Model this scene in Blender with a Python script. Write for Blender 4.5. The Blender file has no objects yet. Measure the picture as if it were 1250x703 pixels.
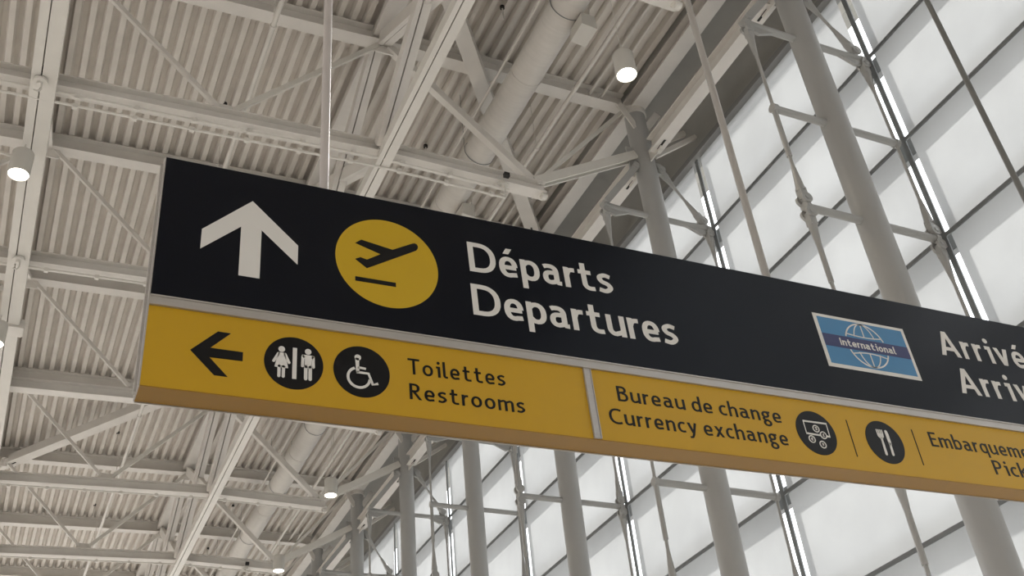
import bpy, bmesh, math, random
from mathutils import Vector, Matrix
from mathutils.geometry import tessellate_polygon

random.seed(7)
S = bpy.context.scene
COL = S.collection

# ------------------------------------------------------------------ camera
R0 = (0.9111287681648159, -0.40376363982321767, -0.08257899841468219)
R1 = (0.18443145324479535, 0.5786667606671216, -0.7944367936802983)
R2 = (0.3685504129376034, 0.7086040525256168, 0.6017066476845631)
cam_d = bpy.data.cameras.new('camera')
cam = bpy.data.objects.new('camera', cam_d)
COL.objects.link(cam)
cam.matrix_world = Matrix(((R0[0], -R1[0], -R2[0], 0), (R0[1], -R1[1], -R2[1], 0), (R0[2], -R1[2], -R2[2], 0), (0, 0, 0, 1)))
cam_d.sensor_width = 36
cam_d.lens = 1298.634 * 36 / 1250
cam_d.shift_x = (625 - 612.871) / 1250
cam_d.shift_y = (311.134 - 351.5) / 1250
cam_d.clip_start = 0.05
S.camera = cam

# ------------------------------------------------------------------ world, sun, exposure
w = bpy.data.worlds.new('overcast_sky'); S.world = w; w.use_nodes = True
nt = w.node_tree; nt.nodes.clear()
out = nt.nodes.new('ShaderNodeOutputWorld'); bg = nt.nodes.new('ShaderNodeBackground')
tc = nt.nodes.new('ShaderNodeTexCoord'); sep = nt.nodes.new('ShaderNodeSeparateXYZ'); cr = nt.nodes.new('ShaderNodeValToRGB')
mp = nt.nodes.new('ShaderNodeMapRange'); mp.inputs[1].default_value = -1; mp.inputs[2].default_value = 1
nt.links.new(tc.outputs['Generated'], sep.inputs[0]); nt.links.new(sep.outputs[2], mp.inputs[0]); nt.links.new(mp.outputs[0], cr.inputs[0])
cr.color_ramp.elements[0].position = 0.47; cr.color_ramp.elements[0].color = (0.36, 0.35, 0.33, 1)
cr.color_ramp.elements[1].position = 0.52; cr.color_ramp.elements[1].color = (0.97, 0.98, 1.0, 1)
nt.links.new(cr.outputs[0], bg.inputs[0]); bg.inputs[1].default_value = 4.2
nt.links.new(bg.outputs[0], out.inputs[0])
sd = bpy.data.lights.new('sun', 'SUN'); sd.energy = 6.5; sd.angle = math.radians(2.5); sd.color = (1.0, 0.97, 0.93)
sun = bpy.data.objects.new('sun', sd); COL.objects.link(sun)
sun.rotation_euler = Vector((-1, -0.42, -0.9)).to_track_quat('-Z', 'Y').to_euler(); sun.location = (30, 20, 30)
S.view_settings.view_transform = 'Standard'; S.view_settings.look = 'None'
S.view_settings.gamma = 1; S.view_settings.use_curve_mapping = False
S.view_settings.exposure = 0.0

# ------------------------------------------------------------------ materials
def mat(name, col, rough=0.5, metal=0.0, noise=0.0, nscale=4.0, bump=0.0, spec=0.5, stretch=None):
    m = bpy.data.materials.new(name); m.use_nodes = True
    n = m.node_tree; b = n.nodes['Principled BSDF']
    b.inputs['Base Color'].default_value = (*col, 1); b.inputs['Roughness'].default_value = rough
    b.inputs['Metallic'].default_value = metal; b.inputs['Specular IOR Level'].default_value = spec
    if noise or bump:
        t = n.nodes.new('ShaderNodeTexCoord'); mpn = n.nodes.new('ShaderNodeMapping'); tx = n.nodes.new('ShaderNodeTexNoise')
        tx.inputs['Scale'].default_value = nscale; tx.inputs['Detail'].default_value = 4
        if stretch: mpn.inputs['Scale'].default_value = stretch
        n.links.new(t.outputs['Object'], mpn.inputs[0]); n.links.new(mpn.outputs[0], tx.inputs['Vector'])
        if noise:
            r = n.nodes.new('ShaderNodeValToRGB')
            r.color_ramp.elements[0].position = 0.3; r.color_ramp.elements[1].position = 0.7
            r.color_ramp.elements[0].color = (*[c * (1 - noise) for c in col], 1)
            r.color_ramp.elements[1].color = (*[min(1, c * (1 + noise * 0.5)) for c in col], 1)
            n.links.new(tx.outputs['Fac'], r.inputs[0]); n.links.new(r.outputs[0], b.inputs['Base Color'])
        if bump:
            bp = n.nodes.new('ShaderNodeBump'); bp.inputs['Strength'].default_value = bump; bp.inputs['Distance'].default_value = 0.01
            n.links.new(tx.outputs['Fac'], bp.inputs['Height']); n.links.new(bp.outputs[0], b.inputs['Normal'])
    return m

M_STEEL = mat('painted_steel', (0.70, 0.665, 0.62), 0.5, noise=0.06, nscale=2.5)
M_DECK = mat('painted_deck', (0.67, 0.625, 0.57), 0.6, noise=0.07, nscale=3)
M_COLUMN = mat('column_paint', (0.385, 0.38, 0.365), 0.38, noise=0.04, nscale=2)
M_PIPE = mat('white_pipe_paint', (0.68, 0.65, 0.60), 0.4, noise=0.04, nscale=3)
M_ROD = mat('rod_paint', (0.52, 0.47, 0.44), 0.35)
M_ROD2 = mat('rod_paint_part_shaded', (0.40, 0.375, 0.345), 0.35)  # middle rod: some of its shade is put into this greyer tone
M_ROD3 = mat('rod_paint_backlit', (0.17, 0.17, 0.16), 0.4)  # far rod: backlit shade is mixed into this dark paint tone
M_DUCT = mat('duct_paint', (0.62, 0.585, 0.54), 0.55, noise=0.05, nscale=3, bump=0.25, stretch=(1, 8, 1))
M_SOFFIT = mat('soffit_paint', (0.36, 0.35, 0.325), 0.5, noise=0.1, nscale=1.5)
M_DARK = mat('dark_gap', (0.03, 0.028, 0.026), 0.8)
M_MULL = mat('mullion_metal', (0.20, 0.21, 0.215), 0.4, 0.2)
M_SILL = mat('header_grey', (0.24, 0.24, 0.235), 0.5)
M_FLOOR = mat('pale_terrazzo', (0.68, 0.63, 0.57), 0.35, noise=0.12, nscale=20)
M_LAMP = mat('lamp_housing', (0.60, 0.575, 0.53), 0.5)
M_ALU = mat('brushed_aluminium', (0.52, 0.49, 0.46), 0.32, 0.55, noise=0.05, nscale=30, stretch=(0.2, 6, 6))
M_BLACK = mat('black_sign_film', (0.0028, 0.0034, 0.0070), 0.22, spec=0.24)
M_BLACK.node_tree.nodes['Principled BSDF'].inputs['Specular Tint'].default_value = (0.86, 0.93, 1.0, 1)
M_YEL = mat('yellow_sign_film', (0.53, 0.305, 0.013), 0.33, noise=0.02, nscale=2, spec=0.4)
M_YEL2 = mat('yellow_disc_film', (0.56, 0.355, 0.016), 0.38, spec=0.35)
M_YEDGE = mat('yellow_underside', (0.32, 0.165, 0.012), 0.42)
M_WHITE = mat('white_vinyl', (0.72, 0.69, 0.64), 0.4)
M_INK = mat('black_vinyl', (0.004, 0.004, 0.005), 0.3, spec=0.3)
M_BLUE = mat('blue_vinyl', (0.055, 0.21, 0.40), 0.35)
M_NAVY = mat('navy_vinyl', (0.03, 0.035, 0.12), 0.35)

def fabric():
    m = bpy.data.materials.new('shade_fabric'); m.use_nodes = True; n = m.node_tree; n.nodes.clear()
    o = n.nodes.new('ShaderNodeOutputMaterial'); mx = n.nodes.new('ShaderNodeMixShader'); a = n.nodes.new('ShaderNodeBsdfTranslucent'); d = n.nodes.new('ShaderNodeBsdfDiffuse')
    t = n.nodes.new('ShaderNodeTexCoord'); tx = n.nodes.new('ShaderNodeTexNoise'); tx.inputs['Scale'].default_value = 1.1; tx.inputs['Detail'].default_value = 5
    r = n.nodes.new('ShaderNodeValToRGB'); r.color_ramp.elements[0].color = (0.262, 0.263, 0.264, 1); r.color_ramp.elements[1].color = (0.30, 0.301, 0.302, 1)
    r.color_ramp.elements[0].position = 0.35; r.color_ramp.elements[1].position = 0.65
    n.links.new(t.outputs['Object'], tx.inputs['Vector']); n.links.new(tx.outputs['Fac'], r.inputs[0]); n.links.new(r.outputs[0], a.inputs[0])
    d.inputs[0].default_value = (0.62, 0.62, 0.60, 1); mx.inputs[0].default_value = 0.25
    n.links.new(a.outputs[0], mx.inputs[1]); n.links.new(d.outputs[0], mx.inputs[2]); n.links.new(mx.outputs[0], o.inputs[0])
    return m
M_SHADE = fabric()
def glass():
    m = bpy.data.materials.new('clear_glass'); m.use_nodes = True; n = m.node_tree; n.nodes.clear()
    o = n.nodes.new('ShaderNodeOutputMaterial'); mx = n.nodes.new('ShaderNodeMixShader'); a = n.nodes.new('ShaderNodeBsdfTransparent'); g = n.nodes.new('ShaderNodeBsdfGlossy')
    a.inputs[0].default_value = (0.94, 0.95, 0.95, 1); g.inputs['Roughness'].default_value = 0.02
    mx.inputs[0].default_value = 0.06
    n.links.new(a.outputs[0], mx.inputs[1]); n.links.new(g.outputs[0], mx.inputs[2]); n.links.new(mx.outputs[0], o.inputs[0])
    return m
M_GLASS = glass()
def glow():
    m = bpy.data.materials.new('lamp_glow'); m.use_nodes = True; n = m.node_tree; n.nodes.clear()
    o = n.nodes.new('ShaderNodeOutputMaterial'); e = n.nodes.new('ShaderNodeEmission'); e.inputs[0].default_value = (1, 0.93, 0.78, 1); e.inputs[1].default_value = 9
    n.links.new(e.outputs[0], o.inputs[0]); return m
M_GLOW = glow()

# ------------------------------------------------------------------ mesh helpers
def basis(p, q, up=(0, 0, 1)):
    p = Vector(p); q = Vector(q); d = (q - p).normalized(); up = Vector(up)
    if abs(d.dot(up)) > 0.99: up = Vector((0, 1, 0))
    s = d.cross(up).normalized(); u = s.cross(d).normalized()
    return p, q, d, s, u
def loft(bm, rings, cap=True):
    vs = [[bm.verts.new(c) for c in r] for r in rings]; n = len(rings[0])
    for a, b in zip(vs, vs[1:]):
        for i in range(n): bm.faces.new((a[i], a[(i + 1) % n], b[(i + 1) % n], b[i]))
    if cap: bm.faces.new(vs[0][::-1]); bm.faces.new(vs[-1])
def prism(bm, p, q, prof, up=(0, 0, 1)):
    p, q, d, s, u = basis(p, q, up)
    loft(bm, [[p + s * a + u * b for a, b in prof], [q + s * a + u * b for a, b in prof]])
def bar(bm, p, q, w, h, up=(0, 0, 1), off=(0, 0)):
    a, b = off; prism(bm, p, q, [(a - w / 2, b - h / 2), (a + w / 2, b - h / 2), (a + w / 2, b + h / 2), (a - w / 2, b + h / 2)], up)
def ibeam(bm, p, q, w, h, t=0.016, up=(0, 0, 1)):
    W = w / 2; H = h / 2; k = t / 2
    prism(bm, p, q, [(-W, -H), (W, -H), (W, -H + t), (k, -H + t), (k, H - t), (W, H - t), (W, H), (-W, H), (-W, H - t), (-k, H - t), (-k, -H + t), (-W, -H + t)], up)
def box(bm, x0, x1, y0, y1, z0, z1):
    v = [bm.verts.new((x, y, z)) for x in (x0, x1) for y in (y0, y1) for z in (z0, z1)]
    for f in ((0, 1, 3, 2), (4, 6, 7, 5), (0, 4, 5, 1), (2, 3, 7, 6), (0, 2, 6, 4), (1, 5, 7, 3)): bm.faces.new([v[i] for i in f])
def tube(bm, p, q, r0, r1=None, n=14):
    r1 = r0 if r1 is None else r1; p, q, d, s, u = basis(p, q)
    ang = [2 * math.pi * i / n for i in range(n)]
    loft(bm, [[p + (s * math.cos(a) + u * math.sin(a)) * r0 for a in ang], [q + (s * math.cos(a) + u * math.sin(a)) * r1 for a in ang]])
def path_tube(bm, pts, r, n=8):
    for a, b in zip(pts, pts[1:]): tube(bm, a, b, r, n=n)
def B(): return bmesh.new()
def obj(name, bm, m, parent=None, smooth=False, loc=None, label=None):
    bmesh.ops.recalc_face_normals(bm, faces=bm.faces[:])
    me = bpy.data.meshes.new(name); bm.to_mesh(me); bm.free(); me.materials.append(m)
    if smooth:
        me.polygons.foreach_set('use_smooth', [len(p.vertices) == 4 for p in me.polygons]); me.update()
        try: me.set_sharp_from_angle(angle=math.radians(40))
        except Exception: pass
    o = bpy.data.objects.new(name, me); COL.objects.link(o)
    if parent: o.parent = parent
    if loc: o.location = loc
    if label: o['label'] = label
    return o
def tag(o, label, cat, group=None):
    o['label'] = label; o['category'] = cat
    if group: o['group'] = group
    return o
def thing(name, label, cat, loc=(0, 0, 0), group=None):
    o = bpy.data.objects.new(name, None); o.empty_display_size = 0.2; COL.objects.link(o); o.location = loc
    return tag(o, label, cat, group)
def copy_tree(o, parent=None):
    c = o.copy(); COL.objects.link(c); c.parent = parent
    for ch in [x for x in CH.get(o, [])]: copy_tree(ch, c)
    return c
CH = {}
def index_children():
    CH.clear()
    for o in bpy.data.objects:
        if o.parent: CH.setdefault(o.parent, []).append(o)
def struct(o): o['kind'] = 'structure'; return o

# ------------------------------------------------------------------ key dimensions (camera at the origin, floor 1.6 m below)
FZ = -1.6
Y0, DY = 6.483, 3.7065
CY = [Y0 + DY * i for i in range(-12, 11)]          # column / mullion lines
YL = {n: Y0 + DY * i for i, n in enumerate('ABCDEFGH')}
XC = 8.0
LV = [9.99 - 1.485 * i for i in range(8)]
XR, XL = 3.65, -0.67                                # long trusses

# ------------------------------------------------------------------ setting
bm = B(); box(bm, -15, 9.6, -40, 43, FZ - 0.2, FZ); struct(obj('floor', bm, M_FLOOR))

bm = B(); box(bm, -15, 9, -40.3, -40, FZ, 12.6); struct(obj('blocker_wall_back', bm, mat('back_blocker_paint', (0.25, 0.24, 0.22), 0.7)))  # unseen dark end wall, added to keep light from behind off the sign

bm = B(); box(bm, -15.3, -15, -40, 43, 4.5, 12.6); struct(obj('blocker_wall_left', bm, mat('left_blocker_paint', (0.30, 0.28, 0.26), 0.7)))  # unseen upper wall, added to cut light from the left, open below

bm = B()
PITCH = 0.2075; x = -0.98 - PITCH * 64; prof = []
while x < 7.8:
    for dx, dz in ((-0.040, 0), (0.040, 0), (0.070, 0.105), (0.138, 0.105)):
        X = x + dx; prof.append((X, 12.5 + dz + (0.03 * (X - XR) if X < XR else 0.0)))
    x += PITCH
ys = (-40.0, 43.0)
ra = [bm.verts.new((a, ys[0], b)) for a, b in prof]; rb = [bm.verts.new((a, ys[1], b)) for a, b in prof]
for i in range(len(prof) - 1): bm.faces.new((ra[i], ra[i + 1], rb[i + 1], rb[i]))
ceil = struct(obj('ceiling', bm, M_DECK))
bm = B()
loft(bm, [[(-14.5, y, 12.06), (XR, y, 12.62), (10.5, y, 12.62), (10.5, y, 12.95), (XR, y, 12.95), (-14.5, y, 12.4)] for y in (-40, 43)])
obj('roof_slab', bm, M_DARK, ceil)
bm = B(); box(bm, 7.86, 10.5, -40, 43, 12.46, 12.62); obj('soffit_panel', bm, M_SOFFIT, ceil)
bm = B(); ibeam(bm, (8.0, -40, 12.33), (8.0, 43, 12.33), 0.26, 0.26); struct(obj('trim_1', bm, M_STEEL))

wall = bpy.data.objects.new('wall_right', None); COL.objects.link(wall); wall.location = (9, 0, FZ); struct(wall)
W = lambda x, y, z: (x - 9, y, z - FZ)
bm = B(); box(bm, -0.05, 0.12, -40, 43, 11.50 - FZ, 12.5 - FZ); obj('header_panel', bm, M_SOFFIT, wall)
bm = B(); box(bm, -0.09, 0.16, -40, 43, 11.40 - FZ, 11.50 - FZ); obj('header_trim', bm, M_SILL, wall)
bm = B(); box(bm, -0.03, 0.5, -40, 43, -0.2, 0.12); obj('sill', bm, M_SILL, wall)
MY = [y - 0.058 for y in CY]
HT = 11.42 - FZ
mm = None
for y in MY:
    if mm is None:
        bm = B(); box(bm, -0.01, 0.01, -0.035, 0.035, 0, HT); mm = obj('mullion', bm, M_MULL, wall, loc=(0, y, 0))
        bm = B(); box(bm, 0.34, 0.44, -0.035, 0.035, 0, HT); mo = obj('outer_mullion', bm, M_MULL, wall, loc=(0, y, 0))
    else:
        for src in (mm, mo):
            c = src.copy(); COL.objects.link(c); c.parent = wall; c.location = (0, y, 0)
bm = B(); box(bm, -0.01, 0.01, 0.035, DY - 0.035, -0.012, 0.038); T1 = obj('transom', bm, M_MULL, wall)
bm = B(); box(bm, 0.34, 0.44, 0.035, DY - 0.035, 0.04, 0.30); T2 = obj('outer_transom', bm, M_MULL, wall)
bm = B()
v = [bm.verts.new(c) for c in ((0.02, 0.135, 0.0), (0.02, DY - 0.09, 0.0), (0.02, DY - 0.09, 1.485), (0.02, 0.135, 1.485))]; bm.faces.new(v)
SH = obj('shade_panel', bm, M_SHADE, wall)
bm = B(); box(bm, 0.385, 0.395, 0.035, DY - 0.035, 0.25, 1.475); GL = obj('glass_pane', bm, M_GLASS, wall)
first = True
for y in MY[:-1]:
    for i, z in enumerate(LV + [None]):
        if z is None: continue
        for src in (T1, T2, SH, GL):
            if src is SH and i > 5: continue
            if src is GL and i % 2 == 0 and False: continue
            o = src if first else src.copy()
            if not first: COL.objects.link(o); o.parent = wall
            o.location = (0, y, z - FZ)
        first = False
bm = B(); box(bm, 0.0, 0.4, -40, 43, 0, LV[-1] - FZ); obj('kick_panel', bm, M_SILL, wall)

# ------------------------------------------------------------------ cross trusses (built at y = 0, repeated on every column line)
def zb(x): return 10.07 + (0.038 * (x - XR) if x < XR else -0.025 * (x - XR))
def zt(x): return 12.35 + (0.03 * (x - XR) if x < XR else 0.0)
tr = thing('cross_truss', 'nearest white roof truss, only its rounded end showing at the frame top', 'truss', (0, YL['A'], 0), 'roof trusses across the hall')
bm = B(); ibeam(bm, (-13.5, 0, zt(-13.5)), (XR, 0, zt(XR)), 0.22, 0.28); ibeam(bm, (XR, 0, zt(XR)), (7.80, 0, zt(7)), 0.22, 0.28); obj('top_chord', bm, M_STEEL, tr)
bm = B()
for s in (-1, 1):
    ibeam(bm, (-13.5, s * 0.0, zb(-13.5)), (XR, 0, zb(XR)), 0.2, 0.2) if s < 0 else ibeam(bm, (XR, 0, zb(XR)), (6.09, 0, zb(6.09)), 0.2, 0.2)
obj('bottom_chord', bm, M_STEEL, tr)
def web(a, b, r=0.035, kind='web_member'):
    bm = B(); tube(bm, (a[0], 0, a[1]), (b[0], 0, b[1]), r, n=10); obj(kind, bm, M_STEEL, tr, True)
def webbox(a, b, w=0.1, h=0.1, mt=None):
    bm = B(); bar(bm, (a[0], 0, a[1]), (b[0], 0, b[1]), w, h, (0, 1, 0)); obj('web_member', bm, mt or M_STEEL, tr)
webbox((-0.55, 12.1), (1.38, 10.16), 0.06, 0.06); webbox((1.58, 10.16), (3.62, 12.22), 0.075, 0.05, M_PIPE)
webbox((3.76, 12.2), (5.9, 10.16), 0.11, 0.11); webbox((6.0, 10.16), (7.8, 12.2), 0.06, 0.06, M_PIPE)
webbox((-0.78, 12.1), (-2.8, 10.0), 0.06, 0.06); webbox((-3.0, 10.0), (-5.0, 12.0), 0.06, 0.06); webbox((-5.1, 12.0), (-7.2, 9.8), 0.06, 0.06); webbox((-7.4, 9.8), (-9.4, 11.8), 0.06, 0.06)
bm = B()
for dy in (-0.055, 0.055): bar(bm, (5.95, dy, 10.12), (7.83, dy, 11.20), 0.03, 0.15)
bar(bm, (6.0, 0, 10.17), (7.8, 0, 11.2), 0.1, 0.02); obj('end_strut', bm, M_PIPE, tr)
for X in (1.48, 5.95): bm = B(); box(bm, X - 0.16, X + 0.16, -0.012, 0.012, zb(X) + 0.08, zb(X) + 0.24); obj('gusset_plate', bm, M_STEEL, tr)
for X in (-0.62, 3.68): bm = B(); box(bm, X - 0.15, X + 0.15, -0.012, 0.012, zt(X) - 0.30, zt(X) - 0.13); obj('gusset_plate', bm, M_STEEL, tr)
bm = B()
tube(bm, (6.02, -0.03, zb(6.0) - 0.14), (6.1, -0.03, zb(6.1) - 0.14), 0.05); tube(bm, (6.06, 0, 9.98), (6.06, 0, 9.86), 0.06)
obj('end_cap', bm, M_PIPE, tr, True)
index_children()
TLAB = {'B': 'second white roof truss, crossing the upper left just above the black sign',
        'C': 'third white roof truss, left of the sign, crossing beside the black panel',
        'D': 'fourth white roof truss, meeting the left edge of the sign near its yellow panel',
        'E': 'fifth white roof truss, the upper one seen below the sign at lower left',
        'F': 'sixth white roof truss, the lower one seen below the sign at lower left',
        'G': 'seventh white roof truss, only its top chord showing at the bottom left',
        'H': 'farthest white roof truss at the bottom edge, deepest in the hall'}
for n, l in TLAB.items():
    c = copy_tree(tr); c.location = (0, YL[n], 0); c['label'] = l

# ------------------------------------------------------------------ long trusses running away from the camera
def long_truss(X, label, side):
    t = thing('long_truss', label, 'truss', (X, -8, 12), 'long roof trusses running down the hall')
    P = lambda dx, y, z: (dx, y + 8, z - 12)
    zbo, zto = zb(X), zt(X)
    bm = B()
    a, b = ((-0.10, -0.035), (-0.020, 0.10)) if side > 0 else ((-0.16, -0.055), (-0.04, 0.13))
    for lo, hi in (a, b): box(bm, lo, hi, 0, 48, zbo - 12 - 0.20, zbo - 12 - 0.02)
    obj('bottom_chord', bm, M_PIPE, t)
    bm = B(); box(bm, -0.16 if side > 0 else -0.2, 0.12 if side > 0 else 0.0, 0, 48, zto - 12 - 0.05, zto - 12 + 0.08); obj('top_chord', bm, M_STEEL, t)
    for i in range(0, 7):
        ya, yb = Y0 + DY * i, Y0 + DY * (i + 1)
        for (y1, z1, y2, z2, sx) in ((ya + 0.1, zbo, yb - 0.1, zto - 0.1, 0.03), (ya + 0.1, zto - 0.1, yb - 0.1, zbo, -0.05)):
            bm = B(); k = 1 if side > 0 else 0.5
            bar(bm, P(sx - 0.075 * k, y1, z1), P(sx - 0.075 * k, y2, z2), 0.07 * k, 0.2 * k); bar(bm, P(sx + 0.035 * k, y1, z1 - 0.03), P(sx + 0.035 * k, y2, z2 - 0.03), 0.11 * k, 0.12 * k)
            obj('diagonal_brace', bm, M_STEEL, t)
    return t
long_truss(XR, 'long white roof truss with crossed braces running down the middle of the ceiling', 1)
long_truss(XL, 'long white roof truss at the far left edge running away from the camera', -1)

# roof braces
def brace(a, b, label, w=0.24, h=0.2, ends=True):
    t = thing('roof_brace', label, 'brace', a, 'flat diagonal braces under the roof deck')
    d = Vector(b) - Vector(a)
    bm = B(); bar(bm, (0, 0, 0), d, w, h); obj('beam', bm, M_STEEL, t)
    u = d.normalized()
    bm = B(); bar(bm, d - u * 0.25, d + u * 0.12, w * 0.55, 0.02, off=(0, -h / 2 - 0.02)); obj('end_plate', bm, M_DARK if False else M_STEEL, t)
    for k in (0.42, 0.22): bm = B(); bar(bm, d - u * k, d - u * (k - 0.12), 0.03, 0.01, off=(0, -h / 2 - 0.004)); obj('slot', bm, M_DARK, t, label='dark slot in the brace end')
    return t
brace((3.82, 8.38, 12.1), (7.78, 13.55, 12.1), 'broad pale roof brace passing behind the round duct towards the second column row')
brace((3.5, 19.85, 12.1), (-0.55, 25.2, 12.08), 'broad pale roof brace at lower left just under the sign corner')

# ------------------------------------------------------------------ pipes and duct
def pipe(X, Z, r, label, y0=-6, y1=42, hang=True, ph=0.0, name='sprinkler_pipe'):
    t = thing(name, label, 'pipe', (X, y0, Z))
    bm = B(); tube(bm, (0, 0, 0), (0, y1 - y0, 0), r, n=12); obj('tube', bm, M_PIPE, t, True)
    if hang:
        for k in range(11):
            y = 2.2 + ph + 3.7 * k - y0
            bm = B(); tube(bm, (0, y, 0), (0, y, 12.52 - Z), 0.006, n=6); tube(bm, (0, y - 0.02, 0), (0, y + 0.02, 0), r * 1.35, n=12); obj('hanger', bm, M_STEEL, t)
    return t
pipe(1.90, 11.3, 0.035, 'thin white pipe under the roof deck at left, left of the first hanging rod')
pipe(5.24, 11.56, 0.022, 'thin white pipe hugging the left side of the round duct', hang=False)
pipe(6.43, 11.5, 0.034, 'thin white pipe under the deck just right of the round duct', ph=1.2)
pipe(6.02, 12.35, 0.018, 'slim conduit close under the deck between the duct and the column heads', hang=False, name='conduit')
pipe(7.15, 12.3, 0.028, 'white conduit close under the deck just left of the column heads', hang=False, name='conduit')
pipe(7.35, 12.28, 0.022, 'second white conduit beside the column heads, nearest the glazed wall', hang=False, name='conduit')
DXc, DZc, DR = 5.505, 11.3, 0.236
duct = thing('round_duct', 'large round pale ventilation duct under the roof deck', 'duct', (DXc, -6, DZc))
y = 0.0
seg = 3.05
dsrc = None
while y < 44:
    if dsrc is None:
        bm = B(); tube(bm, (0, 0.004, 0), (0, seg - 0.004, 0), DR, n=40); tube(bm, (0, -0.012, 0), (0, 0.012, 0), DR + 0.007, n=40); dsrc = obj('duct_section', bm, M_DUCT, duct, True, loc=(0, y, 0))
        bm = B(); n = 24
        loft(bm, [[(math.cos(2 * math.pi * i / n) * rr, dy, math.sin(2 * math.pi * i / n) * rr) for i in range(n)] for rr, dy in ((DR + 0.008, -0.008), (DR + 0.014, 0), (DR + 0.008, 0.008))], False)
        for s in (-1, 1): tube(bm, (s * (DR + 0.01), 0, 0), (s * (DR + 0.01), 0, 1.2), 0.004, n=6)
        dh = obj('hanger_band', bm, M_MULL, duct, loc=(0, y + 1.75, 0), label='thin dark wire band around the duct')
    else:
        for s_, dy in ((dsrc, 0), (dh, 1.75)):
            c = s_.copy(); COL.objects.link(c); c.parent = duct; c.location = (0, y + dy, 0)
    y += seg

# conduits running under the bottom chords
def under_conduit(n, k, label, x1=6.0, grp='conduits under the truss chords'):
    t = thing('chord_conduit', label, 'conduit', (0, YL[n], 9.86), grp)
    dy, dz = (-0.03, -0.04) if k == 0 else (0.11, -0.07)
    bm = B(); tube(bm, (-6, dy, dz - 0.24), (XR, dy, dz + 0.07), 0.018, n=8); tube(bm, (XR, dy, dz + 0.07), (x1, dy, dz + 0.02), 0.018, n=8); obj('tube', bm, M_PIPE, t, True)
    for q in range(9):
        X = -0.3 + q * 0.7
        if X > x1 - 0.2: continue
        z = dz + (0.038 * (X - XR) + 0.07 if X < XR else 0.07 - 0.025 * (X - XR))
        bm = B(); box(bm, X - 0.03, X + 0.03, dy - 0.025, dy + 0.025, z - 0.022, z + 0.04); obj('clip', bm, M_PIPE, t)
under_conduit('B', 0, 'front of two thin conduits clipped below the roof truss just above the sign', 5.5)
under_conduit('B', 1, 'rear of two thin conduits clipped below the roof truss just above the sign', 5.5)
under_conduit('C', 0, 'thin conduit clipped below the third roof truss, left of the black panel')
under_conduit('E', 0, 'thin conduit clipped below the upper truss seen under the sign at lower left')
under_conduit('F', 0, 'thin conduit clipped below the lower truss seen under the sign at lower left')

# round clamp fixtures on chords
def clamp(loc, label):
    t = thing('chord_clamp', label, 'clamp', loc, 'round clamps on the truss chords')
    bm = B(); tube(bm, (0, 0, 0), (0, 0, -0.035), 0.085, n=20); tube(bm, (0, 0, -0.035), (0, 0, -0.07), 0.035, n=14); obj('disc', bm, M_PIPE, t, True)
    bm = B(); path_tube(bm, [(0.02, -0.02, -0.05), (0.03, -0.02, -0.16), (0.0, -0.02, -0.20), (-0.05, -0.02, -0.19)], 0.012); obj('hook', bm, M_PIPE, t, True)
    bm = B(); box(bm, -0.03, 0.05, -0.17, -0.11, 0.03, 0.1); obj('cable_port', bm, M_DARK, t, label='small black cable port')
clamp((-0.72, 9.96, 9.69), 'round white clamp under the truss crossing at upper left')
clamp((5.41, YL['B'] - 0.02, 9.925), 'round white clamp under the truss chord beside the duct, above the sign')
clamp((-0.68, 13.62, 9.69), 'round white clamp at the left edge beside the third truss')
clamp((5.2, YL['F'], 9.93), 'round white clamp near the right end of the lower truss under the sign')

# ------------------------------------------------------------------ columns with cable bracing
c0 = thing('braced_column', 'nearest and widest round column, crossing behind the sign at right', 'column', (XC, YL['A'], FZ), 'round columns along the glazed wall')
cz = lambda z: z - FZ
bm = B(); tube(bm, (0, 0, 0), (0, 0, cz(12.2)), 0.168, n=36); obj('shaft', bm, M_COLUMN, c0, True)
bm = B(); tube(bm, (0, 0, 0), (0, 0, 0.03), 0.3, n=24); obj('base_plate', bm, M_COLUMN, c0)
def clev(bm, x, z, dx, dz, L=0.5):
    d = Vector((dx, 0, dz)).normalized(); p = Vector((x, 0, z))
    for s in (-0.045, 0.045): tube(bm, p + Vector((0, s - 0.016, 0)), p + Vector((0, s + 0.016, 0)), 0.07, n=18)
    tube(bm, p + Vector((0, -0.07, 0)), p + Vector((0, 0.075, 0)), 0.03, n=12)
    bar(bm, p, p + d * 0.16, 0.085, 0.085, (0, 1, 0)); tube(bm, p + d * 0.12, p + d * L, 0.055, 0.022, n=12)
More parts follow.
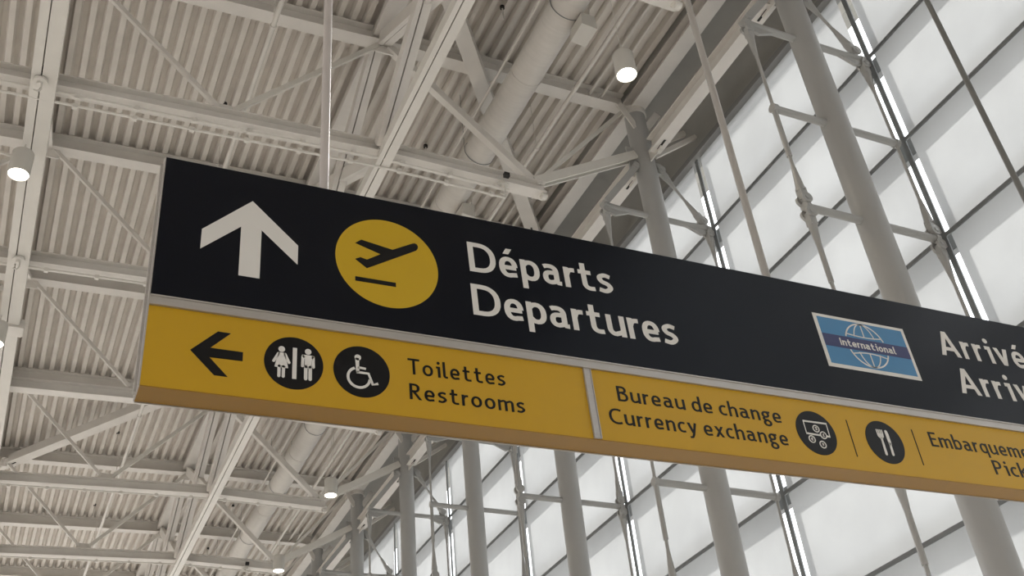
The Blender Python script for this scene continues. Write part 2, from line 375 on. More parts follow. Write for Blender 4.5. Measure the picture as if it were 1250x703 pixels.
for side in (-1, 1):
    xe = -0.90 if side < 0 else 0.93
    for i, z in enumerate(LV):
        bm = B(); tube(bm, (side * 0.15, 0, cz(z)), (xe, 0, cz(z)), 0.046, n=14); tube(bm, (xe - side * 0.03, 0, cz(z)), (xe + side * 0.03, 0, cz(z)), 0.06, n=14)
        if i == 0:
            loft(bm, [[(xe, dy, cz(z) + 0.07), (xe, dy, cz(z) - 0.10), (xe - side * 0.16, dy, cz(z) - 0.15), (xe - side * 0.42, dy, cz(z) - 0.04), (xe - side * 0.42, dy, cz(z) + 0.04)] for dy in (-0.02, 0.02)])
        obj('strut', bm, M_COLUMN, c0, True)
        if i % 2 == 0:
            bm = B(); clev(bm, xe, cz(z) - 0.10, 0, -1)
            if i > 0: clev(bm, xe, cz(z) + 0.10, 0, 1)
            if side > 0: bar(bm, (xe, 0, cz(z)), (xe + 0.08, 0, cz(z)), 0.05, 0.05)
            obj('clevis', bm, M_COLUMN, c0, True)
        if i < len(LV) - 1:
            za, zc = cz(z), cz(LV[i + 1]); sl = 0.10 if i % 2 == 0 else 0.02
            bm = B(); tube(bm, (xe, 0, za - sl), (xe, 0, zc + (0.10 if i % 2 else 0)), 0.021, n=10)
            if i % 2 == 1 and side < 0: tube(bm, (xe, 0, za - 0.05), (xe, 0, za - 0.75), 0.032, n=12)
            if i % 2 == 0 and i > 1 and side < 0: tube(bm, (xe, 0, za - 0.5), (xe, 0, za - 1.0), 0.03, n=12)
            obj('tension_rod', bm, M_COLUMN, c0, True)
# upper inclined members
for dy in (-0.05, 0.05): bm = B(); prism(bm, (-0.88, dy, cz(10.06)), (-0.18, dy, cz(10.98)), [(-0.012, -0.05), (0.012, -0.05), (0.012, 0.05), (-0.012, 0.05)], (-0.8, 0, 0.6)); obj('inclined_plate', bm, M_COLUMN, c0)
for p in ((-0.88, 10.06), (-0.22, 10.95)): bm = B(); tube(bm, (p[0], -0.09, cz(p[1])), (p[0], 0.09, cz(p[1])), 0.05, n=16); obj('pin', bm, M_COLUMN, c0, True)
bm = B(); dvx, dvz = 0.24 - 0.86, 11.05 - 10.1
clev(bm, 0.86, cz(10.12), dvx, dvz, 0.45); clev(bm, 0.27, cz(11.02), -dvx, -dvz, 0.42); tube(bm, (0.86, 0, cz(10.12)), (0.27, 0, cz(11.02)), 0.022, n=10); obj('clevis_rod', bm, M_COLUMN, c0, True)
for s, z in ((-1, 11.0), (-1, 11.26), (1, 11.05)): bm = B(); box(bm, min(s * 0.1, s * 0.3), max(s * 0.1, s * 0.3), -0.015, 0.015, cz(z) - 0.11, cz(z) + 0.11); obj('gusset_plate', bm, M_COLUMN, c0)
bm = B(); bar(bm, (0.1, 0, cz(11.45)), (0.95, 0, cz(12.05)), 0.06, 0.1); obj('wall_tie', bm, M_STEEL, c0); bm = B(); bar(bm, (0.15, -0.1, cz(11.2)), (0.95, -0.25, cz(11.75)), 0.05, 0.08); obj('wall_tie', bm, M_STEEL, c0)
bm = B(); tube(bm, (0, 0, cz(12.1)), (0, 0, cz(12.24)), 0.195, n=24)
bar(bm, (-0.1, -0.12, cz(11.75)), (-0.35, -0.12, cz(12.2)), 0.02, 0.12); bar(bm, (0.1, -0.12, cz(11.8)), (0.38, -0.12, cz(12.2)), 0.02, 0.12); obj('head_bracket', bm, M_STEEL, c0)
index_children()
CLAB = {'B': 'second round column, its head just right of the lit pendant lamp above the sign',
        'C': 'third round column from the right below the sign, with its head hidden behind the sign',
        'D': 'fourth round column from the right below the sign',
        'E': 'fifth round column from the right below the sign, its head just under the sign edge',
        'F': 'sixth round column from the right, at lower centre beside the pendant lamps',
        'G': 'seventh round column, only its head showing at the bottom edge',
        'H': 'farthest round column at the bottom edge of the view'}
for n, l in CLAB.items():
    c = copy_tree(c0); c.location = (XC, YL[n], FZ); c['label'] = l

# tie beams between columns
tb = thing('tie_beam', 'horizontal white beam joining the first and second column heads, upper right', 'beam', (XC, YL['A'], 11.2), 'tie beams between the column heads')
bm = B(); ibeam(bm, (0, 0.3, 0), (0, DY - 0.3, 0), 0.2, 0.28, 0.02); obj('beam', bm, M_STEEL, tb)
bm = B()
for a, b in ((0.17, 0.5), (DY - 0.5, DY - 0.17)): bm = B(); box(bm, -0.01, 0.01, a, b, -0.2, 0.02); obj('end_plate', bm, M_PIPE, tb)
for a in (0.38, DY - 0.62): bm = B(); box(bm, -0.018, 0.018, a, a + 0.22, -0.146, -0.141); obj('slot', bm, M_DARK, tb, label='dark slot in the beam end')
index_children()
for n, l in {'B': 'horizontal white beam left of the second column head, meeting the top of the sign',
             'C': 'horizontal tie beam between third and fourth columns, mostly behind the sign',
             'D': 'horizontal tie beam with slotted end just under the sign, left of the fifth column',
             'E': 'horizontal tie beam between the fifth and sixth column heads at lower centre',
             'F': 'horizontal tie beam beyond the sixth column head at the bottom'}.items():
    c = copy_tree(tb); c.location = (XC, YL[n], 11.2); c['label'] = l
c = copy_tree(tb); c.location = (XC, Y0 - DY, 11.2); c['label'] = 'horizontal white beam before the nearest column, at the top edge right of centre'

# ------------------------------------------------------------------ pendant lamps
lamp = thing('pendant_lamp', 'lit cylinder pendant lamp hanging above the sign, right of the duct', 'lamp', (5.81, 7.37, 9.5), 'cylinder pendant lamps')
bm = B(); n = 32
ang = [2 * math.pi * i / n for i in range(n)]
ring = lambda r, z: [(math.cos(a) * r, math.sin(a) * r, z) for a in ang]
loft(bm, [ring(0.122, 0.03), ring(0.122, -0.0), ring(0.132, 0.0), ring(0.132, 0.345), ring(0.122, 0.36), ring(0.03, 0.365)]); obj('housing', bm, M_LAMP, lamp, True)
bm = B(); loft(bm, [ring(0.121, 0.008), ring(0.121, 0.022)]); obj('lens', bm, M_GLOW, lamp, label='glowing warm white lens')
bm = B(); tube(bm, (0, 0, 0.36), (0, 0, 2.98), 0.006, n=6); tube(bm, (0, 0, 2.9), (0, 0, 3.0), 0.05, n=12); cab = obj('cable', bm, M_PIPE, lamp)
bm = B(); tube(bm, (0, 0, 0.36), (0, 0, 0.50), 0.012, n=8); _s = bpy.data.meshes.new('stem'); bm.to_mesh(_s); bm.free(); _s.materials.append(M_PIPE)
index_children()
def lamp_light(loc):
    ld = bpy.data.lights.new('lamp_light', 'SPOT'); ld.energy = 60; ld.spot_size = math.radians(110); ld.spot_blend = 0.6; ld.shadow_soft_size = 0.1; ld.color = (1, 0.88, 0.68)
    lo = bpy.data.objects.new('lamp_light', ld); COL.objects.link(lo); lo.location = (loc[0], loc[1], loc[2] - 0.02)
LOCS = [((-0.785, 11.165, 9.2), 'lit cylinder lamp at the left edge, upper of two'),
        ((-0.81, 15.2, 9.2), 'cylinder lamp cut off by the left edge beside a pale square box'),
        ((5.75, 19.74, 9.5), 'cylinder lamp below the sign at lower left of centre, upper of two'),
        ((5.75, 23.94, 9.5), 'cylinder lamp at the bottom edge, lower of two beside the truss end')]
lamp_light((5.81, 7.37, 9.5))
for loc, l in LOCS:
    c = copy_tree(lamp); c.location = loc; c['label'] = l; lamp_light(loc)
    if loc[2] < 9.4:
        for ch in c.children:
            if ch.name.startswith('cable'): ch.data = _s; ch.name = 'stem'
# arm of the far-left lamp
bm = B(); tube(bm, (0, 0, 0), (0.42, 0.1, 0.02), 0.018, n=8); tag(obj('lamp_arm', bm, M_PIPE, loc=(-1.30, 11.1, 9.48)), 'short white arm reaching the upper left lamp from the left edge', 'arm')
# square box beside it
t = thing('junction_box', 'pale square box below the long truss at the left edge', 'box', (-0.62, 15.55, 9.83))
bm = B(); box(bm, -0.16, 0.14, -0.15, 0.13, -0.16, 0.0); obj('body', bm, M_STEEL, t)
bm = B(); box(bm, 0.14, 0.152, -0.14, 0.12, -0.15, -0.01); obj('cover', bm, M_PIPE, t)
# hung boxes beside the duct
def hung_box(loc, label):
    t = thing('hanging_speaker', label, 'speaker', loc, 'small box speakers hung beside the duct')
    bm = B(); loft(bm, [[(-0.1, -0.16, 0.14), (0.1, -0.16, 0.14), (0.1, 0.16, 0.14), (-0.1, 0.16, 0.14)], [(-0.13, -0.17, -0.1), (0.1, -0.17, -0.13), (0.1, 0.17, -0.13), (-0.13, 0.17, -0.1)]]); obj('cabinet', bm, M_LAMP, t)
    bm = B(); box(bm, 0.1, 0.112, -0.13, 0.13, -0.1, 0.1); obj('grille', bm, M_MULL, t)
    bm = B(); bar(bm, (0.13, 0.0, 0.0), (0.16, 0, 1.9), 0.012, 0.03); bar(bm, (0.05, 0, 0.0), (0.14, 0, 0.0), 0.012, 0.03); obj('bracket', bm, M_STEEL, t)
hung_box((5.72, 7.95, 10.93), 'small pale box speaker hung at the right side of the duct near the lit lamp')
hung_box((5.70, 12.1, 10.93), 'small pale box speaker beside the duct just above the sign')
# small dark sprinkler heads on drop wires
SPR = ((1.78, 12.39, 'small black-capped sprinkler drop above the truss at upper left, beside the thin pipe'), (5.16, 9.09, 'small black-capped sprinkler drop left of the duct at the top edge'),
       (5.14, 12.27, 'small black-capped sprinkler drop left of the duct, just above the truss chord'), (1.76, 23.75, 'small black-capped sprinkler drop at lower left beside the thin pipe, upper one'),
       (1.76, 27.86, 'small black-capped sprinkler drop at lower left beside the thin pipe, lower one'), (5.2, 27.1, 'small black-capped sprinkler drop left of the duct below the sign, between the two trusses'),
       (5.15, 30.11, 'small black-capped sprinkler drop left of the duct at the bottom edge'))
for X, Y, l in SPR:
    t = thing('ceiling_sprinkler', l, 'sprinkler', (X, Y, 12.5), 'sprinkler drops under the deck')
    bm = B(); tube(bm, (0, 0, 0.05), (0, 0, -0.32), 0.012, n=8); obj('drop', bm, M_PIPE, t)
    bm = B(); tube(bm, (0, 0, -0.02), (0, 0, -0.07), 0.035, n=12); obj('cup', bm, M_DARK, t, label='small black cup')

# ------------------------------------------------------------------ hanging rods of the sign
for X, l in ((0.845, 'white rod carrying the sign, above the yellow plane disc'), (2.955, 'rod carrying the sign, right of the second column, toned grey for partial shade'), (5.15, 'rod at far right carrying the sign, toned dark for backlighting')):
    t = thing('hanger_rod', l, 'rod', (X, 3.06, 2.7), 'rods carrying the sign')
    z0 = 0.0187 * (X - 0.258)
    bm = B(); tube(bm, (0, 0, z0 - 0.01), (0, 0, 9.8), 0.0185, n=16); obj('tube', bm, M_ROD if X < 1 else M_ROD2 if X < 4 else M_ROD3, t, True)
    bm = B(); tube(bm, (0, 0, 9.7), (0, 0, 9.82), 0.05, n=16); obj('ceiling_cup', bm, M_PIPE, t, True)

# ------------------------------------------------------------------ the sign
sign = thing('wayfinding_sign', 'long hanging airport sign, black upper board over a yellow lower board', 'sign', (0.258, 3.0, 2.05))
sign.rotation_euler = (0, -0.0187, 0)
L = 6.3
bm = B(); box(bm, 0, L, 0, 0.10, 0.0285, 0.636); obj('black_board', bm, M_BLACK, sign)
bm = B(); box(bm, 0, L, -0.007, 0.10, -0.008, 0.0285); box(bm, 0, L, -0.012, -0.006, -0.009, -0.004); box(bm, 0, L, -0.012, -0.006, 0.0245, 0.0295); obj('middle_rail', bm, M_ALU, sign, label='silver rail between the black and yellow boards')
bm = B(); box(bm, 0, 1.594, 0, 0.098, -0.305, -0.008); obj('yellow_board', bm, M_YEL, sign)
bm = B(); box(bm, 1.626, L, 0, 0.098, -0.305, -0.008); obj('yellow_board', bm, M_YEL, sign)
bm = B(); box(bm, 1.594, 1.626, -0.006, 0.098, -0.305, -0.008); box(bm, 1.5945, 1.597, -0.010, 0, -0.305, -0.01); box(bm, 1.6225, 1.6255, -0.010, 0, -0.305, -0.01); obj('divider', bm, M_ALU, sign, label='upright silver strip between the yellow boards')
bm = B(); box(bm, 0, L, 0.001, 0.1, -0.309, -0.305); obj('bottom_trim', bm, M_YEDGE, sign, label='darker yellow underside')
bm = B(); box(bm, 0, L, 0.1, 0.104, -0.313, -0.30); obj('rear_edge', bm, M_ALU, sign)
bm = B(); box(bm, -0.004, 0, -0.001, 0.104, -0.309, 0.637); box(bm, -0.012, -0.004, 0.04, 0.06, -0.309, 0.637); obj('end_cap', bm, M_ALU, sign, label='slim silver end cap')

def flat(name, polys, m, parent, y=-0.0015, th=0.0014, label=None):
    bm = B()
    for poly in polys:
        n = len(poly); tri = tessellate_polygon([[Vector((a, b, 0)) for a, b in poly]])
        f_ = [bm.verts.new((a, y, b)) for a, b in poly]; k_ = [bm.verts.new((a, y + th, b)) for a, b in poly]
        for t3 in tri:
            try: bm.faces.new([f_[i] for i in t3]); bm.faces.new([k_[i] for i in t3][::-1])
            except ValueError: pass
        for i in range(n): bm.faces.new((f_[i], f_[(i + 1) % n], k_[(i + 1) % n], k_[i]))
    return obj(name, bm, m, parent, label=label)
def circ(cx, cz_, r, n=64, a0=0, a1=2 * math.pi, rx=None):
    return [(cx + (rx or r) * math.cos(a0 + (a1 - a0) * i / n), cz_ + r * math.sin(a0 + (a1 - a0) * i / n)) for i in range(n if abs(a1 - a0) > 6.28 else n + 1)]
def stroke(pts, wd, closed=False):
    P = [Vector((a, b)) for a, b in pts]; n = len(P); L_, R_ = [], []
    for i in range(n):
        a = P[i - 1] if (i or closed) else P[i]; b = P[(i + 1) % n] if (i < n - 1 or closed) else P[i]
        t = (b - a).normalized(); nn = Vector((-t.y, t.x)); L_.append(P[i] + nn * wd / 2); R_.append(P[i] - nn * wd / 2)
    q = []
    for i in range(n if closed else n - 1):
        j = (i + 1) % n; q.append([tuple(L_[i]), tuple(L_[j]), tuple(R_[j]), tuple(R_[i])])
    return q
def capsule(a, b, r0, r1=None):
    r1 = r1 or r0; A = Vector(a); Bv = Vector(b); t = (Bv - A).normalized(); an = math.atan2(t.y, t.x)
    return [(Bv.x + r1 * math.cos(an - math.pi / 2 + math.pi * i / 10), Bv.y + r1 * math.sin(an - math.pi / 2 + math.pi * i / 10)) for i in range(11)] + \
           [(A.x + r0 * math.cos(an + math.pi / 2 + math.pi * i / 10), A.y + r0 * math.sin(an + math.pi / 2 + math.pi * i / 10)) for i in range(11)]

# stroke-drawn humanist letters: centre lines in cap-height units, swept with a broad-pen stroke
def arc(cx, cy, rx, ry, a0, a1, n=10, e=0.88):
    o = []
    for i in range(n + 1):
        a = math.radians(a0 + (a1 - a0) * i / n); c, s_ = math.cos(a), math.sin(a)
        o.append((cx + rx * math.copysign(abs(c) ** e, c), cy + ry * math.copysign(abs(s_) ** e, s_)))
    return o
def spl(P, n=5):
    P = [P[0]] + list(P) + [P[-1]]; o = []
    for i in range(1, len(P) - 2):
        a, b, c, d = (Vector(q) for q in P[i - 1:i + 3])
        for k in range(n):
            t = k / n; v = 0.5 * ((2 * b) + (c - a) * t + (2 * a - 5 * b + 4 * c - d) * t * t + (3 * b - a - 3 * c + d) * t ** 3); o.append((v.x, v.y))
    o.append(P[-2]); return o
XH = 0.70
def glyph(ch, W_, V_):
    h, v = W_ / 2, V_ / 2
    def bowl(w, flip=False):
        p = [(h, 0.50)] + arc(w * 0.5, 0.35, w * 0.5 - h, 0.35 - v, 125, -125, 14) + [(h, 0.20)]
        return p
    fl = lambda P, w: [(w - a, b) for a, b in P]
    if ch == 'D': w = 0.84; return [[(h, 0), (h, 1)], [(h, 1 - v), (0.30, 1 - v)] + arc(0.32, 0.5, w - h - 0.32, 0.5 - v, 90, -90, 14) + [(0.30, v), (h, v)]], w
    if ch in 'eé':
        w = 0.58; P = [arc(w / 2, 0.35, w / 2 - h, 0.35 - v, 2, 292, 18) + [(w - 0.045, v + 0.035)], [(h, 0.335), (w - h * 0.6, 0.335)]]
        if ch == 'é': P.append([(0.25, 0.80), (0.37, 0.99)])
        return P, w
    if ch == 'p': w = 0.60; return [[(h, -0.28), (h, XH)], bowl(w)], w
    if ch == 'q': w = 0.60; return [[(w - h, -0.28), (w - h, XH)], fl(bowl(w), w)], w
    if ch == 'b': w = 0.60; return [[(h, 0), (h, 1.05)], bowl(w)], w
    if ch == 'd': w = 0.60; return [[(w - h, 0), (w - h, 1.05)], fl(bowl(w), w)], w
    if ch == 'a':
        w = 0.61; xs = 0.53 - h; ry = (0.41 - v) / 2
        return [[(0.06, XH - v - 0.035), (0.14, XH - v - 0.006)] + arc(0.25, XH - v - 0.19, xs - 0.25, 0.19, 90, 0, 8) + [(xs, 0.15), (xs + 0.035, 0.075), (w - 0.02, v)],
                [(xs, 0.41), (0.28, 0.41)] + arc(0.26, v + ry, 0.26 - h, ry, 90, 270, 10) + [(0.36, v + 0.025), (xs, 0.15)]], w
    if ch == 'r': w = 0.37; return [[(h, 0), (h, XH)], spl([(h, 0.42), (0.15, 0.565), (0.24, XH - v - 0.012), (w, XH - v - 0.008)])], w
    if ch == 't': w = 0.54; x = 0.20; return [[(x, 0.94), (x, 0.30)] + arc(x + 0.19, v + 0.17, 0.19, 0.17, 180, 270, 8) + [(w - 0.02, v + 0.01)], [(0.02, XH - v), (0.45, XH - v)]], w
    if ch == 'u': w = 0.60; return [[(h, XH), (h, 0.26)] + arc(h + 0.18, v + 0.2, 0.18, 0.2, 180, 270, 8) + [(0.40, v + 0.05), (w - h, 0.17)], [(w - h, XH), (w - h, 0)]], w
    if ch in 'nh':
        w = 0.57; return [[(h, 0), (h, 1.05 if ch == 'h' else XH)], [(h, 0.52), (0.20, XH - v - 0.05)] + arc(w - h - 0.17, XH - v - 0.18, 0.17, 0.18, 90, 0, 8) + [(w - h, 0)]], w
    if ch == 'm':
        w = 0.92; m = w / 2
        return [[(h, 0), (h, XH)], [(h, 0.54), (0.17, XH - v - 0.05)] + arc(m - 0.14, XH - v - 0.16, 0.14, 0.16, 90, 0, 7) + [(m, 0)],
                [(m, 0.54), (m + 0.12, XH - v - 0.05)] + arc(w - h - 0.14, XH - v - 0.16, 0.14, 0.16, 90, 0, 7) + [(w - h, 0)]], w
    if ch == 's': w = 0.50; return [spl([(w - 0.045, XH - v - 0.045), (0.27, XH - v), (h + 0.015, 0.545), (0.15, 0.40), (0.34, 0.32), (w - h, 0.19), (w / 2 + 0.0, v), (0.03, v + 0.035)], 6)], w
    if ch == 'o': w = 0.62; return [arc(w / 2, 0.35, w / 2 - h, 0.35 - v, 0, 360, 24, 0.95)], w
    if ch == 'c': w = 0.49; return [[(w - 0.02, XH - v - 0.03)] + arc(0.33, 0.35, 0.33 - h, 0.35 - v, 85, 275, 16) + [(w - 0.02, v + 0.03)]], w
    if ch == 'i': return [[(0.20, 0), (0.20, XH)], [(0.03, XH - v), (0.2, XH - v)], 'dot'], 0.20 + h
    if ch == 'l': return [[(h, 1.05), (h, 0.20)] + arc(h + 0.13, v + 0.12, 0.13, 0.12, 180, 260, 6) + [(0.27, v)]], 0.27
    if ch == 'v': w = 0.58; return [[(h * 0.95, XH), (w / 2, 0.0)], [(w - h * 0.95, XH), (w / 2, 0.0)]], w
    if ch == 'y': w = 0.58; return [[(h * 0.95, XH), (w / 2 + 0.01, 0.04)], [(w - h * 0.95, XH), (w / 2, -0.08), (0.20, -0.24), (0.04, -0.255)]], w
    if ch == 'x': w = 0.56; return [[(h, XH), (w - h, 0)], [(w - h, XH), (h, 0)]], w
    if ch == 'k': w = 0.55; return [[(h, 0), (h, 1.05)], [(w - h * 1.1, XH), (h, 0.32)], [(0.22, 0.44), (w - h * 0.8, 0)]], w
    if ch == 'g':
        w = 0.58; return [arc(0.26, 0.47, 0.26 - h, 0.23 - v, 0, 360, 20, 0.95), [(0.28, XH - v), (w, XH - v)], spl([(0.14, 0.27), (h + 0.01, 0.17), (0.20, 0.09), (0.38, 0.07)]) + arc(0.30, -0.115, 0.30 - h - 0.02, 0.17, 70, -250, 18, 0.95)], w
    if ch == 'T': w = 0.69; return [[(0, 1 - v), (w, 1 - v)], [(w / 2, 0), (w / 2, 1)]], w
    if ch == 'R': w = 0.65; return [[(h, 0), (h, 1)], [(h, 1 - v), (0.26, 1 - v)] + arc(0.27, 0.725, 0.56 - h - 0.27, 0.275 - v, 90, -90, 10) + [(h, 0.45 + v)], [(0.26, 0.46), (w - h * 0.9, 0)]], w
    if ch == 'P': w = 0.60; return [[(h, 0), (h, 1)], [(h, 1 - v), (0.28, 1 - v)] + arc(0.29, 0.70, w - h - 0.29, 0.30 - v, 90, -90, 10) + [(h, 0.40 + v)]], w
    if ch == 'B': w = 0.64; return [[(h, 0), (h, 1)], [(h, 1 - v), (0.28, 1 - v)] + arc(0.29, 0.765, 0.57 - h - 0.29, 0.235 - v, 90, -90, 10) + [(h, 0.53)], [(0.28, 0.53)] + arc(0.30, 0.265 + v / 2, w - h - 0.30, 0.265 - v / 2, 90, -90, 10) + [(h, v)]], w
    if ch == 'C': w = 0.76; return [[(w - 0.02, 1 - v - 0.05)] + arc(0.50, 0.5, 0.50 - h, 0.5 - v, 80, 280, 18) + [(w - 0.02, v + 0.05)]], w
    if ch == 'E': w = 0.55; return [[(h, 0), (h, 1)], [(h, 1 - v), (w, 1 - v)], [(h, 0.53), (w - 0.05, 0.53)], [(h, v), (w, v)]], w
    if ch == 'A': w = 0.84; return [[(h * 1.05, 0), (w / 2, 1)], [(w - h * 1.05, 0), (w / 2, 1)], [(0.2, 0.29), (w - 0.2, 0.29)]], w
    if ch == 'I': return [[(h, 0), (h, 1)]], W_
    if ch == '-': return [[(0.02, 0.33), (0.32, 0.33)]], 0.34
    return [], 0.28
def lettering(s, x0, z0, cap, x1, m, parent, y=-0.0015, W_=0.15, V_=0.12, gap=0.16, sx=None, rot=0.0, label=None):
    lay = []; x = 0
    for ch in s:
        P, w_ = glyph(ch, W_, V_); lay.append((P, x)); x += w_ + (gap if ch != ' ' else 0)
    tot = x - gap; kx = sx if sx else (x1 - x0) / tot
    cs, sn = math.cos(rot), math.sin(rot)
    T = lambda a, b: (x0 + a * kx * cs - b * cap * sn, z0 + b * cap * cs + a * kx * sn)
    bm = B(); th = 0.0012; kk = 0
    for P, xo in lay:
        for p in P:
            kk += 1; yy = y - 0.00004 * (kk % 3)
            if p == 'dot':
                c_ = [T(xo + 0.185 + W_ * 0.62 * math.cos(2 * math.pi * i / 16), 0.93 + W_ * 0.62 * math.sin(2 * math.pi * i / 16)) for i in range(16)]
                loft(bm, [[(a, yy, b) for a, b in c_], [(a, yy + th, b) for a, b in c_]]); continue
            V = [Vector(q) for q in p]; rings = []; closed = len(V) > 3 and (V[0] - V[-1]).length < 1e-4
            for i in range(len(V)):
                a = V[i - 1] if i else (V[-2] if closed else V[0]); b = V[i + 1] if i < len(V) - 1 else (V[1] if closed else V[i])
                t = (b - a); t = t.normalized() if t.length > 1e-9 else Vector((1, 0)); nn = Vector((-t.y * W_ / 2, t.x * V_ / 2))
                if abs(t.x) > 0.02 and abs(t.y) > 0.25 and len(V) == 2: # straight diagonals end on the baseline / x-height
                    dx = W_ / 2 * 1.08; l = T(xo + V[i].x - dx, V[i].y); r_ = T(xo + V[i].x + dx, V[i].y)
                else: l = T(xo + V[i].x + nn.x, V[i].y + nn.y); r_ = T(xo + V[i].x - nn.x, V[i].y - nn.y)
                rings.append([(l[0], yy, l[1]), (r_[0], yy, r_[1]), (r_[0], yy + th, r_[1]), (l[0], yy + th, l[1])])
            loft(bm, rings)
    obj('lettering', bm, m, parent, label=label)
    return kx

# black board
flat('arrow', [[(0.316, 0.506), (0.487, 0.338), (0.486, 0.2535), (0.353, 0.380), (0.353, 0.166), (0.280, 0.166), (0.280, 0.380), (0.145, 0.252), (0.1455, 0.338)]], M_WHITE, sign, label='large white upward arrow')
dd = flat('pictogram_disc', [circ(0.8265, 0.332, 0.201, 96)], M_YEL2, sign, label='yellow disc with a black plane taking off')
flat('plane_symbol', [[(0.7018, 0.3983), (0.7256, 0.4181), (0.8482, 0.3970), (0.9300, 0.4445), (0.9400, 0.4475), (0.9480, 0.4440), (0.9520, 0.4345), (0.9500, 0.4235), (0.9440, 0.4140), (0.7447, 0.2903), (0.7004, 0.3237), (0.7207, 0.3354), (0.7457, 0.3294), (0.7994, 0.3658)],
                      [(0.6990, 0.2445), (0.8547, 0.2450), (0.8547, 0.2265), (0.6990, 0.2255)]], M_INK, dd, y=-0.0030)
k1 = lettering('Départs', 1.163, 0.364, 0.1425, 1.806, M_WHITE, sign, W_=0.17, V_=0.14, gap=0.10, rot=0.016, label='white word Départs')
k2 = lettering('Departures', 1.160, 0.161, 0.1425, 2.075, M_WHITE, sign, W_=0.17, V_=0.14, gap=0.10, rot=0.010, label='white word Departures')
ka = (k1 + k2) / 2
lettering('Arrivées', 3.592, 0.366, 0.139, 0, M_WHITE, sign, W_=0.165, V_=0.14, gap=0.16, sx=0.149, rot=0.004, label='white word Arrivées cut by the frame')
lettering('Arrivals', 3.622, 0.163, 0.139, 0, M_WHITE, sign, W_=0.165, V_=0.14, gap=0.16, sx=0.149, rot=0.004, label='white word Arrivals cut by the frame')
# International badge
bd = flat('badge', [[(2.853, 0.193), (3.389, 0.193), (3.389, 0.4745), (2.853, 0.4745)]], M_WHITE, sign, label='blue International badge with white border and globe')
flat('badge_field', [[(2.873, 0.212), (3.3705, 0.212), (3.3705, 0.4585), (2.873, 0.4585)]], M_BLUE, bd, y=-0.0026)
flat('badge_band', [[(2.873, 0.303), (3.3705, 0.303), (3.3705, 0.368), (2.873, 0.368)]], M_NAVY, bd, y=-0.0036)
gx, gz, gr = 3.120, 0.3365, 0.115
g = []; q0 = math.asin(0.040 / gr)
g += stroke(circ(gx, gz, gr, 40, q0 - 0.04, math.pi - q0 + 0.04), 0.007); g += stroke(circ(gx, gz, gr, 40, math.pi + q0 - 0.04, 2 * math.pi - q0 + 0.04), 0.007)
for fr in (-0.55, 0.0, 0.55):
    for sgn in (1, -1):
        pts = []
        for i in range(13):
            th_ = math.asin(0.042 / gr) + (math.pi / 2 - math.asin(0.042 / gr)) * i / 12
            pts.append((gx + fr * gr * math.cos(th_), gz + sgn * gr * math.sin(th_)))
        g += stroke(pts, 0.0055)
for sgn in (1, -1):
    g += stroke([(gx + u * gr * 0.90, gz + sgn * (0.048 + 0.014 * (1 - u * u) * (-1 if sgn < 0 else -0.6) + (0.004 if sgn > 0 else 0.008))) for u in [-1 + i / 8 for i in range(17)]], 0.0055)
flat('globe_symbol', g, M_WHITE, bd, y=-0.0042)
lettering('International', 2.963, 0.3165, 0.038, 3.286, M_WHITE, bd, y=-0.0048, W_=0.17, V_=0.15, gap=0.13, label='white word International')

# yellow boards
flat('arrow', [[(0.1415, -0.1575), (0.2249, -0.0738), (0.2672, -0.0745), (0.2039, -0.1400), (0.3100, -0.1405), (0.3100, -0.1745), (0.2030, -0.1755), (0.2650, -0.2405), (0.2220, -0.2400)]], M_INK, sign, label='black arrow pointing left')
d1 = flat('pictogram_disc', [circ(0.4800, -0.1555, 0.1003, 72)], M_INK, sign, label='black disc with a woman and a man')
P = []
P.append(circ(0.4375, -0.1085, 0.0112, 20))
P.append([(0.4275, -0.1225), (0.4480, -0.1225), (0.4515, -0.135), (0.4605, -0.1795), (0.4145, -0.1795), (0.4240, -0.135)])
P.append(capsule((0.4265, -0.1270), (0.4115, -0.1575), 0.0048)); P.append(capsule((0.4490, -0.1270), (0.4630, -0.1575), 0.0048))
P.append(capsule((0.4300, -0.175), (0.4300, -0.2125), 0.0052)); P.append(capsule((0.4445, -0.175), (0.4445, -0.2125), 0.0052))
P.append([(0.4750, -0.0972), (0.4893, -0.0972), (0.4885, -0.2170), (0.4742, -0.2170)])
P.append(circ(0.5275, -0.1055, 0.0112, 20))
P.append([(0.5115, -0.1190), (0.5440, -0.1190), (0.5490, -0.125), (0.5395, -0.135), (0.5395, -0.1700), (0.5160, -0.1700), (0.5160, -0.135), (0.5065, -0.125)])
P.append(capsule((0.5100, -0.1245), (0.5085, -0.1630), 0.0050)); P.append(capsule((0.5450, -0.1245), (0.5460, -0.1630), 0.0050))
P.append(capsule((0.5200, -0.165), (0.5200, -0.2110), 0.0058)); P.append(capsule((0.5350, -0.165), (0.5350, -0.2110), 0.0058))
flat('figures_symbol', P, M_WHITE, d1, y=-0.0030)
d2 = flat('pictogram_disc', [circ(0.7157, -0.1538, 0.1003, 72)], M_INK, sign, label='black disc with a wheelchair user')
P = [circ(0.7020, -0.1005, 0.0118, 20), capsule((0.6995, -0.108), (0.7005, -0.1555), 0.0068, 0.0055)]
P += stroke([(0.7010, -0.1395), (0.7300, -0.1420)], 0.0085)
P += stroke([(0.6965, -0.1590), (0.7390, -0.1595), (0.7530, -0.2010), (0.7720, -0.1945)], 0.0095)
P += stroke(circ(0.7045, -0.1795, 0.0385, 40, math.radians(112), math.radians(112 + 242)), 0.0095)
flat('wheelchair_symbol', P, M_WHITE, d2, y=-0.0030)
lettering('Toilettes', 0.885, -0.1370, 0.0635, 1.2600, M_INK, sign, rot=0.007, label='black word Toilettes')
lettering('Restrooms', 0.886, -0.2370, 0.0625, 1.3265, M_INK, sign, rot=0.0, label='black word Restrooms')
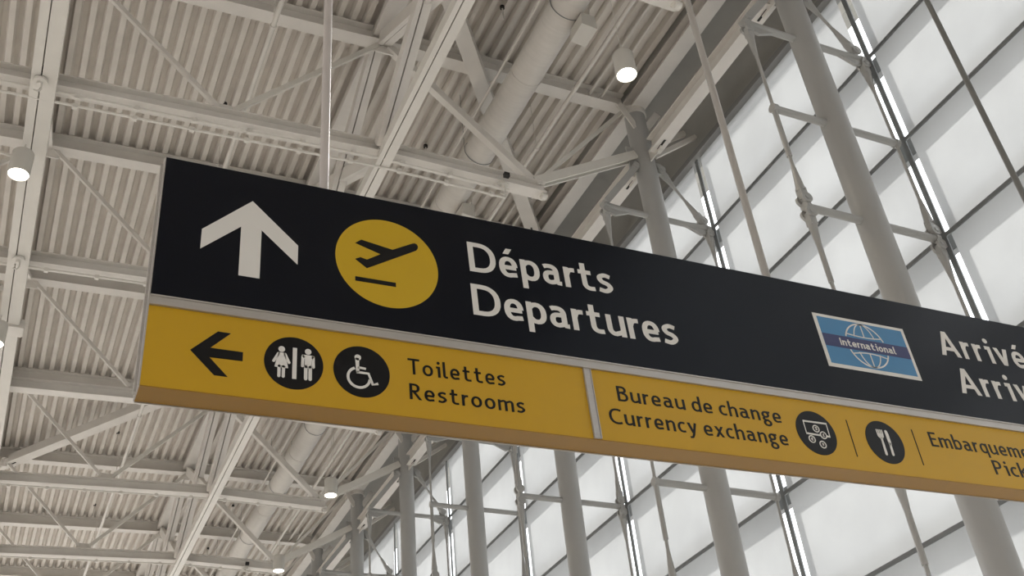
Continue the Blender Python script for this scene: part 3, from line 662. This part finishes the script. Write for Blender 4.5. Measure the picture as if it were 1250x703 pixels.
lettering('Bureau de change', 1.730, -0.1315, 0.0655, 2.498, M_INK, sign, rot=-0.002, label='black words Bureau de change')
lettering('Currency exchange', 1.677, -0.2330, 0.0655, 2.501, M_INK, sign, rot=-0.001, label='black words Currency exchange')
d3 = flat('pictogram_disc', [circ(2.6625, -0.1570, 0.1005, 72)], M_INK, sign, label='black disc with banknote and coins')
P = stroke([(2.608, -0.1085), (2.7275, -0.1085), (2.7265, -0.1685), (2.608, -0.1655)], 0.0085, True)
for cx_, cz2 in ((2.6650, -0.1385), (2.6940, -0.1655), (2.6280, -0.1900), (2.6770, -0.2095)):
    P += stroke(circ(cx_, cz2, 0.0150, 28), 0.0048, True)
flat('money_symbol', P, M_WHITE, d3, y=-0.0036)
flat('coin_face', [circ(2.694, -0.1655, 0.0170, 24)], M_INK, d3, y=-0.0028 - 0.0022 + 0.0009)
flat('coin_ring', stroke(circ(2.694, -0.1655, 0.0150, 28), 0.0048, True), M_WHITE, d3, y=-0.0046)
def mark(cx_, cz2, paths):
    q = []
    for p in paths: q += stroke([(cx_ + a * 0.0075, cz2 + b * 0.0075) for a, b in p], 0.0026)
    flat('currency_mark', q, M_WHITE, d3, y=-0.0048)
SC = spl([(0.6, 0.55), (0, 0.8), (-0.6, 0.45), (0, 0), (0.6, -0.45), (0, -0.8), (-0.6, -0.55)], 3)
mark(2.6650, -0.1385, [SC, [(0, 1.1), (0, -1.1)]])
mark(2.6940, -0.1655, [spl([(0.6, 0.6), (0.1, 0.85), (-0.25, 0.45), (-0.1, -0.2), (-0.5, -0.8)], 3), [(-0.5, -0.8), (0.65, -0.8)], [(-0.6, 0), (0.35, 0)]])
mark(2.6280, -0.1900, [arc(0.15, 0, 0.65, 0.8, 50, 310, 10), [(-0.8, 0.22), (0.3, 0.22)], [(-0.8, -0.22), (0.3, -0.22)]])
mark(2.6770, -0.2095, [[(-0.65, 0.85), (0, 0), (0.65, 0.85)], [(0, 0), (0, -0.85)], [(-0.5, -0.1), (0.5, -0.1)], [(-0.5, -0.45), (0.5, -0.45)]])
flat('rule', [[(2.8455, -0.0735), (2.8500, -0.0735), (2.8475, -0.2445), (2.8430, -0.2445)]], M_INK, sign)
d4 = flat('pictogram_disc', [circ(3.0275, -0.1580, 0.1005, 72)], M_INK, sign, label='black disc with fork and knife')
P = [[(2.9960, -0.119), (3.0310, -0.119), (3.0290, -0.134), (3.0185, -0.1445), (3.0090, -0.1445), (2.9975, -0.134)]]
for i in range(4): P.append([(2.9965 + i * 0.0095, -0.1000), (3.0020 + i * 0.0095, -0.1000), (3.0020 + i * 0.0095, -0.1195), (2.9965 + i * 0.0095, -0.1195)])
P.append(capsule((3.0140, -0.140), (3.0110, -0.2150), 0.0050, 0.0068))
P.append([(3.0430, -0.1060), (3.0455, -0.1000), (3.0510, -0.0985), (3.0570, -0.1030), (3.0600, -0.118), (3.0590, -0.168), (3.0440, -0.168)])
P.append(capsule((3.0515, -0.165), (3.0480, -0.2140), 0.0055, 0.0065))
flat('cutlery_symbol', P, M_WHITE, d4, y=-0.0030)
flat('rule', [[(3.2055, -0.0755), (3.2100, -0.0755), (3.2070, -0.2460), (3.2025, -0.2460)]], M_INK, sign)
lettering('Embarquement', 3.297, -0.1460, 0.0700, 4.000, M_INK, sign, label='black word Embarquement cut by the frame')
lettering('Pick-up', 3.6265, -0.2460, 0.0690, 4.000, M_INK, sign, label='black word Pick-up cut by the frame')
